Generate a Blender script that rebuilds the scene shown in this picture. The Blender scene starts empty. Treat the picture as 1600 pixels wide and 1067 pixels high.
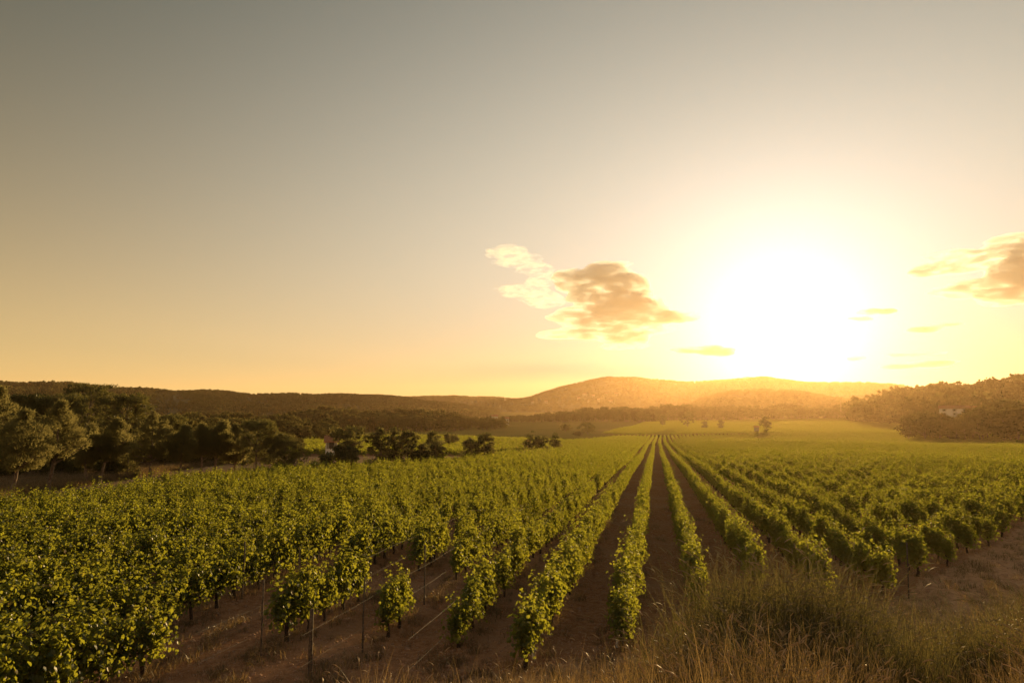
import bpy, math, random
import numpy as np
from mathutils import Vector, Euler

# ------------------------------------------------------------------ scene, camera, light
sc = bpy.context.scene
COL = sc.collection
R = math.radians
W_PX, H_PX, F_PX = 1600.0, 1067.0, 1067.0          # photograph frame and focal length in its pixels
PITCH, YAW = R(5.7), R(11.82)                        # the vine rows run along +Y

cam_d = bpy.data.cameras.new('camera')
cam = bpy.data.objects.new('camera', cam_d)
COL.objects.link(cam)
cam.location = (0, 0, 0)
cam.rotation_euler = (math.pi / 2 + PITCH, 0, YAW)
cam_d.sensor_width = 36.0
cam_d.lens = 36.0 * F_PX / W_PX
cam_d.clip_start = 0.1
cam_d.clip_end = 30000
sc.camera = cam
RM = np.array(Euler((math.pi / 2 + PITCH, 0, YAW)).to_matrix())


def ray(px, py):
    """unit world direction through a pixel of the photograph"""
    v = RM @ np.array([(px - W_PX / 2) / F_PX, (H_PX / 2 - py) / F_PX, -1.0])
    return v / np.linalg.norm(v)


def az_tan(px, py):
    v = ray(px, py)
    return math.atan2(v[0], v[1]), v[2] / math.hypot(v[0], v[1])


def project(x, y, z):
    p = np.stack([np.asarray(x, float), np.asarray(y, float), np.asarray(z, float)], -1) @ RM
    d = np.maximum(-p[..., 2], 1e-3)
    return W_PX / 2 + p[..., 0] / d * F_PX, H_PX / 2 - p[..., 1] / d * F_PX, -p[..., 2]


SUN_PX = (1228, 528)
sv = ray(*SUN_PX)
SUN_EL = math.asin(sv[2])
SUN_AZ = math.atan2(sv[0], sv[1])                   # clockwise from +Y

SKY_STRENGTH = 0.08
SUN_STRENGTH = 5.0
EXPOSURE = 0.9
K_SKY = 6.7

sun_d = bpy.data.lights.new('sun', 'SUN')
sun_d.energy = SUN_STRENGTH
sun_d.angle = R(0.6)
sun_d.color = (1.0, 0.66, 0.27)
sun = bpy.data.objects.new('sun', sun_d)
COL.objects.link(sun)
sun.rotation_euler = Vector((-sv[0], -sv[1], -sv[2])).to_track_quat('-Z', 'Y').to_euler()
sun.location = (60, 200, 60)

world = bpy.data.worlds.new('World')
sc.world = world
world.use_nodes = True


def build_world():
    nt = world.node_tree
    N, L = nt.nodes, nt.links
    N.clear()

    def node(t, **kw):
        n = N.new(t)
        for k, v in kw.items():
            setattr(n, k, v)
        return n

    def m(op, a, b=None):
        n = node('ShaderNodeMath', operation=op)
        for i, v in enumerate((a, b)):
            if v is None:
                continue
            if isinstance(v, (int, float)):
                n.inputs[i].default_value = v
            else:
                L.new(v, n.inputs[i])
        return n.outputs[0]

    sky = node('ShaderNodeTexSky', sky_type='NISHITA', sun_disc=False)
    sky.sun_elevation = SUN_EL
    sky.sun_rotation = SUN_AZ
    sky.altitude = 100
    sky.air_density = 1.0
    sky.dust_density = 0.3
    sky.ozone_density = 0.6
    gam = node('ShaderNodeGamma')                       # flatter contrast, as a dusty summer evening has
    gam.inputs['Gamma'].default_value = 0.5
    L.new(sky.outputs[0], gam.inputs['Color'])
    tint = node('ShaderNodeVectorMath', operation='MULTIPLY')
    L.new(gam.outputs[0], tint.inputs[0])
    tint.inputs[1].default_value = tuple(K_SKY * v for v in (0.030, 0.046, 0.040))
    # dusty air: a layer along the horizon and the glow round the sun, both functions of the direction
    tc = node('ShaderNodeTexCoord')
    dot = node('ShaderNodeVectorMath', operation='DOT_PRODUCT')
    L.new(tc.outputs['Generated'], dot.inputs[0])
    dot.inputs[1].default_value = tuple(sv)
    ang = m('ARCCOSINE', m('MINIMUM', m('MAXIMUM', dot.outputs['Value'], -1.0), 1.0))
    sep = node('ShaderNodeSeparateXYZ')
    L.new(tc.outputs['Generated'], sep.inputs[0])
    el = m('ARCSINE', m('MINIMUM', m('MAXIMUM', sep.outputs['Z'], 0.0), 1.0))

    def gauss(x, s):
        return m('POWER', 2.71828, m('MULTIPLY', m('POWER', m('DIVIDE', x, R(s)), 2.0), -1.0))

    def scaled(col, fac):
        n = node('ShaderNodeVectorMath', operation='SCALE')
        n.inputs[0].default_value = tuple(K_SKY * v for v in col)
        L.new(fac, n.inputs['Scale'])
        return n.outputs[0]

    def add(a, b):
        n = node('ShaderNodeVectorMath', operation='ADD')
        L.new(a, n.inputs[0])
        L.new(b, n.inputs[1])
        return n.outputs[0]
    layer = m('POWER', 2.71828, m('MULTIPLY', m('DIVIDE', el, R(10.0)), -1.0))
    tot = add(tint.outputs[0], scaled((0.95, 0.58, 0.19), m('MULTIPLY', layer, m('SUBTRACT', 1.0, m('MULTIPLY', gauss(ang, 28.0), 0.95)))))
    high = m('SUBTRACT', 1.0, m('MULTIPLY', layer, 1.0))
    tot = add(tot, scaled((0.30, 0.28, 0.235), m('MULTIPLY', gauss(ang, 40.0), high)))
    tot = add(tot, scaled((0.66, 0.62, 0.53), m('MULTIPLY', m('MULTIPLY', gauss(ang, 45.0), gauss(el, 27.0)), high)))
    tot = add(tot, scaled((1.3, 1.45, 1.75), m('POWER', 2.71828, m('MULTIPLY', m('DIVIDE', ang, R(4.7)), -1.0))))
    back = node('ShaderNodeMapRange', interpolation_type='SMOOTHSTEP')   # added fill: unseen sky opposite the sun, brightened to lift shaded sides
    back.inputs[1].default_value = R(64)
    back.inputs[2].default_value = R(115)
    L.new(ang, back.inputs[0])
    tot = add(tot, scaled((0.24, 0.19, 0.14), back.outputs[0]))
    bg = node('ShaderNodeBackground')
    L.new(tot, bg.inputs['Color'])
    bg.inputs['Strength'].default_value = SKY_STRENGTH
    out = node('ShaderNodeOutputWorld')
    L.new(bg.outputs[0], out.inputs['Surface'])


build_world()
sc.view_settings.view_transform = 'Standard'
sc.view_settings.look = 'None'
sc.view_settings.gamma = 1.0
sc.view_settings.exposure = EXPOSURE
cy = sc.cycles
cy.use_denoising = True
cy.max_bounces = 6
cy.diffuse_bounces = 3
cy.glossy_bounces = 2
cy.transmission_bounces = 4
cy.transparent_max_bounces = 4
cy.volume_bounces = 3
cy.sample_clamp_indirect = 4.0
cy.volume_step_rate = 0.5

# ------------------------------------------------------------------ small helpers


def tag(o, label=None, cat=None, group=None, kind=None):
    if label:
        o['label'] = label
    if cat:
        o['category'] = cat
    if group:
        o['group'] = group
    if kind:
        o['kind'] = kind
    return o


def link(name, mesh, parent=None):
    o = bpy.data.objects.new(name, mesh)
    COL.objects.link(o)
    if parent is not None:
        o.parent = parent
    return o


def empty(name, loc, rz=0.0):
    o = bpy.data.objects.new(name, None)
    COL.objects.link(o)
    o.location = loc
    o.rotation_euler = (0, 0, rz)
    o.empty_display_size = 0.2
    return o


def copy_tree(o):
    c = o.copy()
    COL.objects.link(c)
    for ch in o.children:
        k = ch.copy()
        COL.objects.link(k)
        k.parent = c
        for g in ch.children:
            q = g.copy()
            COL.objects.link(q)
            q.parent = k
    return c


class MB:
    """collects vertices and faces for one mesh"""

    def __init__(self):
        self.v, self.f, self.n = [], [], 0
        self.mat, self.tint = [], []

    def add(self, verts, faces, mat=0, tint=0.5):
        verts = np.asarray(verts, float).reshape(-1, 3)
        faces = np.asarray(faces, int)
        self.v.append(verts)
        self.f.append(faces + self.n)
        self.n += len(verts)
        self.mat.append(np.full(len(faces), mat))
        self.tint.append(np.broadcast_to(np.asarray(tint, float), (len(faces),)).copy())

    def tube(self, pts, radii, seg=6, mat=0, cap=True):
        pts = np.asarray(pts, float)
        k = len(pts)
        tang = np.gradient(pts, axis=0)
        tang /= np.linalg.norm(tang, axis=1)[:, None] + 1e-9
        ref = np.array([0.31, 0.95, 0.07]) if abs(tang[:, 1]).mean() < 0.7 else np.array([0.95, 0.1, 0.3])
        a = np.cross(tang, ref)
        a /= np.linalg.norm(a, axis=1)[:, None] + 1e-9
        b = np.cross(tang, a)
        th = np.arange(seg) * 2 * math.pi / seg
        ring = (a[:, None, :] * np.cos(th)[None, :, None] + b[:, None, :] * np.sin(th)[None, :, None])
        v = pts[:, None, :] + ring * np.asarray(radii, float)[:, None, None]
        i = np.arange(k - 1)[:, None] * seg
        j = np.arange(seg)[None, :]
        j2 = (j + 1) % seg
        q = np.stack([i + j, i + j2, i + seg + j2, i + seg + j], -1).reshape(-1, 4)
        self.add(v.reshape(-1, 3), q, mat)
        if cap:
            c0 = self.n
            self.add(np.vstack([pts[-1]]), np.zeros((0, 4), int), mat)
            base = c0 - seg
            t = [[base + s, base + (s + 1) % seg, c0] for s in range(seg)]
            self.f.append(np.array(t))
            self.mat.append(np.full(seg, mat))
            self.tint.append(np.full(seg, .5))

    def box(self, lo, hi, mat=0):
        x0, y0, z0 = lo
        x1, y1, z1 = hi
        v = [(x0, y0, z0), (x1, y0, z0), (x1, y1, z0), (x0, y1, z0), (x0, y0, z1), (x1, y0, z1), (x1, y1, z1), (x0, y1, z1)]
        f = [(0, 3, 2, 1), (4, 5, 6, 7), (0, 1, 5, 4), (1, 2, 6, 5), (2, 3, 7, 6), (3, 0, 4, 7)]
        self.add(v, f, mat)

    def mesh(self, name, mats, smooth=False):
        me = bpy.data.meshes.new(name)
        v = np.concatenate(self.v)
        loops = np.concatenate([f.reshape(-1) for f in self.f])
        sizes = np.concatenate([np.full(len(f), f.shape[1] if f.ndim == 2 else 0) for f in self.f]).astype(int)
        me.vertices.add(len(v))
        me.vertices.foreach_set('co', v.reshape(-1).astype(np.float32))
        me.loops.add(len(loops))
        me.loops.foreach_set('vertex_index', loops.astype(np.int32))
        me.polygons.add(len(sizes))
        starts = np.concatenate([[0], np.cumsum(sizes)[:-1]]).astype(np.int32)
        me.polygons.foreach_set('loop_start', starts)
        me.polygons.foreach_set('loop_total', sizes.astype(np.int32))
        for m_ in mats:
            me.materials.append(m_)
        me.polygons.foreach_set('material_index', np.concatenate(self.mat).astype(np.int32))
        me.polygons.foreach_set('use_smooth', np.full(len(sizes), smooth))
        at = me.attributes.new('tint', 'FLOAT', 'FACE')
        at.data.foreach_set('value', np.concatenate(self.tint).astype(np.float32))
        me.update(calc_edges=True)
        return me


def unit(a):
    return a / (np.linalg.norm(a, axis=-1, keepdims=True) + 1e-9)


def leaf_cards(mb, c, n, t, size, width=0.75, mat=0, tint=0.5, fold=0.12, simple=True):
    """many small folded leaves: centres c, normals n, tip directions t"""
    n = unit(n)
    t = unit(t - n * (t * n).sum(-1, keepdims=True))
    s = np.cross(n, t)
    size = np.asarray(size, float).reshape(-1, 1)
    if simple:
        prof = [(0, 0, 0), (-.5 * width, .45, fold), (0, 1, -fold * .5), (.5 * width, .45, fold)]
        faces = [(0, 3, 2, 1)]
    else:
        prof = [(0, .08, 0), (-.34 * width, -.06, fold * .6), (-.62 * width, .42, fold), (-.34 * width, .82, fold * .3), (0, 1, -fold),
                (.34 * width, .82, fold * .3), (.62 * width, .42, fold), (.34 * width, -.06, fold * .6)]
        faces = [(0, 4, 3, 2), (0, 6, 5, 4), (0, 2, 1, 1), (0, 7, 6, 6)]
    vs = np.stack([c + size * (p[0] * s + p[1] * t + p[2] * n) for p in prof], 1)
    k = len(prof)
    off = (np.arange(len(c)) * k)[:, None]
    first = True
    for f in faces:
        f = list(dict.fromkeys(f))
        ff = off + np.array(f)[None, :]
        if first:
            mb.add(vs.reshape(-1, 3), ff, mat, tint)
            first = False
        else:
            mb.f.append(ff + mb.n - len(c) * k)
            mb.mat.append(np.full(len(ff), mat))
            mb.tint.append(np.broadcast_to(np.asarray(tint, float), (len(ff),)).copy())


def smooth(e0, e1, x):
    t = np.clip((x - e0) / (e1 - e0), 0, 1)
    return t * t * (3 - 2 * t)


def in_poly(x, y, poly):
    inside = np.zeros(x.shape, bool)
    n = len(poly)
    for i in range(n):
        x0, y0 = poly[i]
        x1, y1 = poly[(i + 1) % n]
        if y0 == y1:
            continue
        hit = ((y0 > y) != (y1 > y)) & (x < (x1 - x0) * (y - y0) / (y1 - y0) + x0)
        inside ^= hit
    return inside


# ------------------------------------------------------------------ materials


def material(name):
    m = bpy.data.materials.new(name)
    m.use_nodes = True
    m.node_tree.nodes.clear()
    return m, m.node_tree.nodes, m.node_tree.links


def foliage_mat(name, dark, light, trans, tfac=0.5, gloss=0.06, var=0.25, old=(0.16, 0.10, 0.02)):
    m, N, L = material(name)
    at = N.new('ShaderNodeAttribute')
    at.attribute_name = 'tint'
    info = N.new('ShaderNodeObjectInfo')
    ramp = N.new('ShaderNodeValToRGB')
    e = ramp.color_ramp.elements
    e[0].color = (*dark, 1)
    e[1].color = (*light, 1)
    e[1].position = 0.82
    x = e.new(0.97)
    x.color = (*old, 1)
    L.new(at.outputs['Fac'], ramp.inputs[0])
    hsv = N.new('ShaderNodeHueSaturation')
    mr = N.new('ShaderNodeMapRange')
    mr.inputs[3].default_value = 1 - var
    mr.inputs[4].default_value = 1 + var
    L.new(info.outputs['Random'], mr.inputs[0])
    L.new(mr.outputs[0], hsv.inputs['Value'])
    L.new(ramp.outputs[0], hsv.inputs['Color'])
    dif = N.new('ShaderNodeBsdfDiffuse')
    L.new(hsv.outputs[0], dif.inputs[0])
    tr = N.new('ShaderNodeBsdfTranslucent')
    mixc = N.new('ShaderNodeMix')
    mixc.data_type = 'RGBA'
    mixc.inputs[0].default_value = 0.75
    L.new(hsv.outputs[0], mixc.inputs[6])
    mixc.inputs[7].default_value = (*trans, 1)
    L.new(mixc.outputs[2], tr.inputs[0])
    mix = N.new('ShaderNodeMixShader')
    mix.inputs[0].default_value = tfac
    L.new(dif.outputs[0], mix.inputs[1])
    L.new(tr.outputs[0], mix.inputs[2])
    last = mix
    if gloss:
        gl = N.new('ShaderNodeBsdfGlossy')
        gl.inputs['Roughness'].default_value = 0.42
        gl.inputs['Color'].default_value = (.9, .9, .9, 1)
        mx = N.new('ShaderNodeMixShader')
        mx.inputs[0].default_value = gloss
        L.new(mix.outputs[0], mx.inputs[1])
        L.new(gl.outputs[0], mx.inputs[2])
        last = mx
    out = N.new('ShaderNodeOutputMaterial')
    L.new(last.outputs[0], out.inputs[0])
    return m


def noise_mat(name, c0, c1, scale=6.0, rough=0.9, bump=0.4, coord='Object', detail=6.0, dist=0.02):
    m, N, L = material(name)
    tc = N.new('ShaderNodeTexCoord')
    nz = N.new('ShaderNodeTexNoise')
    nz.inputs['Scale'].default_value = scale
    nz.inputs['Detail'].default_value = detail
    L.new(tc.outputs[coord], nz.inputs['Vector'])
    ramp = N.new('ShaderNodeValToRGB')
    ramp.color_ramp.elements[0].color = (*c0, 1)
    ramp.color_ramp.elements[1].color = (*c1, 1)
    ramp.color_ramp.elements[0].position = 0.3
    ramp.color_ramp.elements[1].position = 0.7
    L.new(nz.outputs['Fac'], ramp.inputs[0])
    p = N.new('ShaderNodeBsdfPrincipled')
    p.inputs['Roughness'].default_value = rough
    p.inputs['Specular IOR Level'].default_value = 0.2
    L.new(ramp.outputs[0], p.inputs['Base Color'])
    if bump:
        b = N.new('ShaderNodeBump')
        b.inputs['Strength'].default_value = bump
        b.inputs['Distance'].default_value = dist
        L.new(nz.outputs['Fac'], b.inputs['Height'])
        L.new(b.outputs[0], p.inputs['Normal'])
    out = N.new('ShaderNodeOutputMaterial')
    L.new(p.outputs[0], out.inputs[0])
    return m


M_VINE = foliage_mat('vine_leaf', (0.016, 0.037, 0.010), (0.044, 0.074, 0.018), (0.46, 0.46, 0.035), 0.53, 0.03)
M_WOOD = noise_mat('vine_wood', (0.030, 0.020, 0.014), (0.10, 0.07, 0.05), 24, 0.95, 0.6)
M_BARK = noise_mat('pine_bark', (0.07, 0.05, 0.038), (0.24, 0.18, 0.14), 7, 0.95, 0.6)
M_PINE = foliage_mat('pine_needles', (0.046, 0.054, 0.022), (0.105, 0.102, 0.042), (0.38, 0.33, 0.12), 0.5, 0.0)
M_BROAD = foliage_mat('broad_leaf', (0.040, 0.050, 0.020), (0.09, 0.095, 0.035), (0.24, 0.21, 0.06), 0.42, 0.02)
M_FAR = foliage_mat('wood_leaf', (0.030, 0.038, 0.016), (0.072, 0.074, 0.030), (0.17, 0.14, 0.045), 0.40, 0.0, var=.5)
M_GRASS = foliage_mat('dry_grass_blade', (0.040, 0.033, 0.015), (0.105, 0.078, 0.036), (0.32, 0.21, 0.08), 0.48, 0.03, old=(0.42, 0.31, 0.19))
M_TUSS = foliage_mat('tussock_blade', (0.016, 0.022, 0.008), (0.050, 0.052, 0.018), (0.20, 0.165, 0.05), 0.45, 0.03, old=(0.36, 0.27, 0.15))
M_POST = noise_mat('weathered_post', (0.05, 0.04, 0.03), (0.16, 0.12, 0.09), 18, 0.9, 0.4)
M_STEEL = noise_mat('galvanised_wire', (0.10, 0.095, 0.09), (0.18, 0.17, 0.16), 30, 0.6, 0.0)
M_WHITE = noise_mat('white_sleeve', (0.55, 0.53, 0.48), (0.75, 0.73, 0.68), 14, 0.7, 0.1)
M_RENDER = noise_mat('lime_render', (0.30, 0.26, 0.21), (0.42, 0.37, 0.30), 2.2, 0.9, 0.2)
M_ROOF = noise_mat('clay_tile', (0.22, 0.10, 0.06), (0.38, 0.19, 0.11), 5, 0.9, 0.5)
M_GLASS = noise_mat('window_dark', (0.02, 0.022, 0.025), (0.05, 0.05, 0.05), 3, 0.2, 0.0)
M_SHUT = noise_mat('shutter_wood', (0.22, 0.20, 0.17), (0.30, 0.27, 0.23), 9, 0.8, 0.2)
M_STONE = noise_mat('pale_stone', (0.28, 0.24, 0.19), (0.50, 0.44, 0.36), 4, 0.95, 0.7, dist=0.05)


def ground_mat():
    m, N, L = material('ground_soil')

    def mixc(fac, a, b):
        n = N.new('ShaderNodeMix')
        n.data_type = 'RGBA'
        for s, v in ((0, fac), (6, a), (7, b)):
            if isinstance(v, tuple):
                n.inputs[s].default_value = (*v, 1)
            elif isinstance(v, (int, float)):
                n.inputs[s].default_value = v
            else:
                L.new(v, n.inputs[s])
        return n.outputs[2]

    geo = N.new('ShaderNodeNewGeometry')

    def noise(scale, detail=8, rough=0.6):
        n = N.new('ShaderNodeTexNoise')
        n.inputs['Scale'].default_value = scale
        n.inputs['Detail'].default_value = detail
        n.inputs['Roughness'].default_value = rough
        L.new(geo.outputs['Position'], n.inputs['Vector'])
        return n.outputs['Fac']

    def step(x, a, b):
        n = N.new('ShaderNodeMapRange')
        n.inputs[1].default_value = a
        n.inputs[2].default_value = b
        L.new(x, n.inputs[0])
        return n.outputs[0]
    n1, n2, n3, n4 = noise(0.35), noise(5.0), noise(26.0, 6, .7), noise(0.02, 4)
    soil = mixc(step(n2, .3, .7), (0.22, 0.110, 0.056), (0.42, 0.225, 0.122))
    soil = mixc(step(n3, .56, .70), soil, (0.55, 0.42, 0.30))           # straw and pale stones
    soil = mixc(step(n1, .45, .75), soil, (0.36, 0.225, 0.14))
    weeds = N.new('ShaderNodeAttribute')
    weeds.attribute_name = 'dry'
    w = mixc(step(n2, .35, .65), (0.40, 0.24, 0.14), (0.60, 0.40, 0.25))
    col = mixc(weeds.outputs['Fac'], soil, w)
    mead = N.new('ShaderNodeAttribute')
    mead.attribute_name = 'meadow'
    g = mixc(step(n4, .35, .65), (0.12, 0.13, 0.036), (0.20, 0.17, 0.055))
    g = mixc(step(n1, .3, .7), g, (0.16, 0.15, 0.05))
    col = mixc(mead.outputs['Fac'], col, g)
    p = N.new('ShaderNodeBsdfDiffuse')
    p.inputs['Roughness'].default_value = 1.0
    L.new(col, p.inputs['Color'])
    add = N.new('ShaderNodeMath')
    add.operation = 'MULTIPLY_ADD'
    L.new(n3, add.inputs[0])
    add.inputs[1].default_value = 0.35
    L.new(n2, add.inputs[2])
    b = N.new('ShaderNodeBump')
    b.inputs['Strength'].default_value = 0.8
    b.inputs['Distance'].default_value = 0.10
    L.new(add.outputs[0], b.inputs['Height'])
    L.new(b.outputs[0], p.inputs['Normal'])
    out = N.new('ShaderNodeOutputMaterial')
    L.new(p.outputs[0], out.inputs[0])
    return m


M_GROUND = ground_mat()

# ------------------------------------------------------------------ terrain
PROF_Y = np.array([-4000, -40, 0, 120, 225, 290, 350, 480, 700, 1100, 1600, 2600, 6000], float)
PROF_Z = np.array([-4, -4.2, -5, -8.6, -11.75, -13.6, -14.2, -13.6, -12.2, -10, -7, -4, -4], float)
ROW_X0, ROW_D = -0.85, 1.9                             # the row beside the central alley and the row spacing


def _prof(y):
    w = np.linspace(-1, 1, 7)
    s = np.clip(np.abs(y) * 0.06, 1.0, 60.0)
    return sum(np.interp(y + k * s, PROF_Y, PROF_Z) for k in w) / len(w)


BANK_A = [-1.2, -.75, -.4, -.2, .15, .3, .42, .56, .75, 1.2]
BANK_D = [3.0, 4.0, 5.2, 6.4, 7.1, 8.6, 9.4, 9.3, 11.5, 13.0]


def cam_uv(x, y):
    c, s = math.cos(YAW), math.sin(YAW)
    return x * c + y * s, -x * s + y * c               # right of the camera, ahead of the camera


def terrain(x, y):
    x = np.asarray(x, float)
    y = np.asarray(y, float)
    z = _prof(y)
    r = np.hypot(x, y)
    und = 0.55 * np.sin(x / 37 + y / 71) * np.sin(y / 53 - x / 90 + 1.0) + 0.25 * np.sin(x / 15 + 2.0) * np.sin(y / 23)
    z = z + und * smooth(30, 130, r)
    z = z + 2.6 * smooth(70, 240, x) * smooth(140, 330, y)
    z = z + 0.12 * np.sin(x * .9 + .5 * np.sin(y * .4)) * np.sin(y * .31) * (1 - smooth(25, 60, r))
    z = z + 0.06 * np.cos((x - ROW_X0) * 2 * math.pi / ROW_D) * (1 - smooth(40, 90, r)) * smooth(14, 20, y)
    off = np.abs((x - ROW_X0) / ROW_D - np.round((x - ROW_X0) / ROW_D)) * ROW_D
    z = z - 0.055 * np.exp(-((off - .56) / .11) ** 2) * (1 - smooth(30, 60, r)) * smooth(13, 17, y)
    xc, d = cam_uv(x, y)
    a = xc / np.maximum(d, 0.5)
    d0 = np.interp(a, BANK_A, BANK_D)
    w = (1 - smooth(d0, d0 + 3.6, d))
    top = -1.65 - 0.2 * np.clip(d, 0, 14)
    return z + w * (top - z)


def T1(x, y):
    return float(terrain(np.array([x]), np.array([y]))[0])


def on_ground(px, py, lift=0.0):
    """where the view ray through a pixel meets the terrain"""
    v = ray(px, py)
    t = np.concatenate([np.linspace(4, 120, 1200), np.linspace(120, 1500, 2400)])
    zz = terrain(v[0] * t, v[1] * t) + lift
    hit = np.nonzero(v[2] * t < zz)[0]
    k = hit[0] if len(hit) else len(t) - 1
    return v[0] * t[k], v[1] * t[k]


def at_depth(px, d):
    """ground point under a pixel column at a horizontal distance"""
    az, _ = az_tan(px, 640)
    return d * math.sin(az), d * math.cos(az)


# ground regions -----------------------------------------------------
left_edge_px = [(0, 764), (120, 752), (270, 731), (400, 721), (500, 718), (600, 715), (740, 706), (880, 688), (925, 681)]
LEFT_EDGE = []
for px, py in left_edge_px:
    v = ray(px, py)
    t = 3.4 / (-v[2] - 0.03 * v[1])                    # meets the plane of the vine tops
    LEFT_EDGE.append((v[0] * t, v[1] * t))
NEAR_END = 226.0
near_poly = [(-60, 6)] + [(LEFT_EDGE[0][0] - 30, LEFT_EDGE[0][1] - 22)] + [p for p in LEFT_EDGE if p[1] < NEAR_END] + \
    [(LEFT_EDGE[-1][0], NEAR_END), (420, NEAR_END), (420, 225), (60, 84), (22, 47), (14, 34), (10.7, 29), (8.5, 25.6), (6.6, 22.4), (3.2, 22.4), (1.2, 19.3),
     (-.4, 16.0), (-1.4, 15.6), (-2.6, 14.6), (-3.9, 14.2), (-8.6, 10.6), (-9.2, 8.8), (-12, 7.2)]
bare_poly = [(-4.4, 10), (-8.2, 10.5), (-10.4, 14), (-11.3, 18), (-10.2, 22.5), (-7.6, 24), (-4.4, 18)]
block2 = [(-44, 232), (-30, 300), (-20, 372), (120, 395), (330, 372), (480, 330), (480, 232)]
far_plot = [(-30, 400), (-10, 640), (20, 760), (420, 760), (400, 440), (300, 385), (120, 398)]
left_plot = [(p[0] * q, p[1] * q) for p, q in zip(LEFT_EDGE[3:8], (1.62, 1.58, 1.50, 1.32, 1.20))] + [(-54, 300), (-150, 330), (-150, 200)]


def build_ground():
    th = np.concatenate([np.linspace(-180, -58, 40, endpoint=False), np.linspace(-58, 46, 620, endpoint=False), np.linspace(46, 180, 40, endpoint=False)])
    th = np.radians(th)
    rr = np.concatenate([[0.0], np.geomspace(1.5, 4600, 430)])
    A, RR = np.meshgrid(th, rr)
    X, Y = RR * np.sin(A), RR * np.cos(A)
    Z = terrain(X, Y)
    nr, na = X.shape
    i = np.arange(nr - 1)[:, None] * na
    j = np.arange(na)[None, :]
    j2 = (j + 1) % na
    q = np.stack([i + j, i + na + j, i + na + j2, i + j2], -1).reshape(-1, 4)
    q = q[:, ::-1]
    mb = MB()
    mb.add(np.stack([X, Y, Z], -1).reshape(-1, 3), q)
    me = mb.mesh('ground', [M_GROUND], True)
    x, y = X.reshape(-1), Y.reshape(-1)
    vine = in_poly(x, y, near_poly) | in_poly(x, y, block2) | in_poly(x, y, far_plot) | in_poly(x, y, left_plot)
    r = np.hypot(x, y)
    mead = np.where(vine, 0.0, smooth(150, 260, r))
    mead = np.maximum(mead, 0.55 * smooth(150, 300, r))
    xc, d = cam_uv(x, y)
    dry = np.where(vine, 0.0, 0.8) * (1 - smooth(140, 260, r))
    tr = np.exp(-((y - (NEAR_END + 3)) / 2.5) ** 2) * (r > 100)
    dry = np.maximum(dry, tr)
    mead = mead * (1 - tr)
    for nm, arr in (('meadow', mead), ('dry', dry)):
        at = me.attributes.new(nm, 'FLOAT', 'POINT')
        at.data.foreach_set('value', arr.astype(np.float32))
    tag(link('ground', me), 'brown vineyard soil running out to green meadows', 'ground', kind='structure')


build_ground()

# ------------------------------------------------------------------ scattering of stuff (geometry nodes)
_protos = {}


def proto_collection(name, meshes):
    c = bpy.data.collections.new(name)
    for i, me in enumerate(meshes):
        o = bpy.data.objects.new('%s_%02d' % (name, i), me)
        c.objects.link(o)
    return c


def scatter(name, label, cat, pts, rot, scl, idx, coll):
    me = bpy.data.meshes.new(name)
    n = len(pts)
    me.vertices.add(n)
    me.vertices.foreach_set('co', np.asarray(pts, np.float32).reshape(-1))
    for nm, ty, arr, key in (('rot', 'FLOAT_VECTOR', rot, 'vector'), ('scl', 'FLOAT_VECTOR', scl, 'vector'), ('idx', 'INT', idx, 'value')):
        at = me.attributes.new(nm, ty, 'POINT')
        at.data.foreach_set(key, np.asarray(arr, np.int32 if ty == 'INT' else np.float32).reshape(-1))
    me.update()
    o = link(name, me)
    ng = bpy.data.node_groups.new(name + '_scatter', 'GeometryNodeTree')
    ng.interface.new_socket('Geometry', in_out='INPUT', socket_type='NodeSocketGeometry')
    ng.interface.new_socket('Geometry', in_out='OUTPUT', socket_type='NodeSocketGeometry')
    N, L = ng.nodes, ng.links
    gi, go = N.new('NodeGroupInput'), N.new('NodeGroupOutput')
    ci = N.new('GeometryNodeCollectionInfo')
    ci.inputs['Collection'].default_value = coll
    ci.inputs['Separate Children'].default_value = True
    ci.inputs['Reset Children'].default_value = True
    ip = N.new('GeometryNodeInstanceOnPoints')
    ip.inputs['Pick Instance'].default_value = True

    def attr(nm, ty):
        a = N.new('GeometryNodeInputNamedAttribute')
        a.data_type = ty
        a.inputs['Name'].default_value = nm
        return a.outputs['Attribute']
    e2r = N.new('FunctionNodeEulerToRotation')
    L.new(attr('rot', 'FLOAT_VECTOR'), e2r.inputs[0])
    L.new(gi.outputs[0], ip.inputs['Points'])
    L.new(ci.outputs[0], ip.inputs['Instance'])
    L.new(attr('idx', 'INT'), ip.inputs['Instance Index'])
    L.new(e2r.outputs[0], ip.inputs['Rotation'])
    L.new(attr('scl', 'FLOAT_VECTOR'), ip.inputs['Scale'])
    L.new(ip.outputs[0], go.inputs[0])
    md = o.modifiers.new('scatter', 'NODES')
    md.node_group = ng
    tag(o, label, cat, kind='stuff')
    return o


# ------------------------------------------------------------------ grapevines


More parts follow.
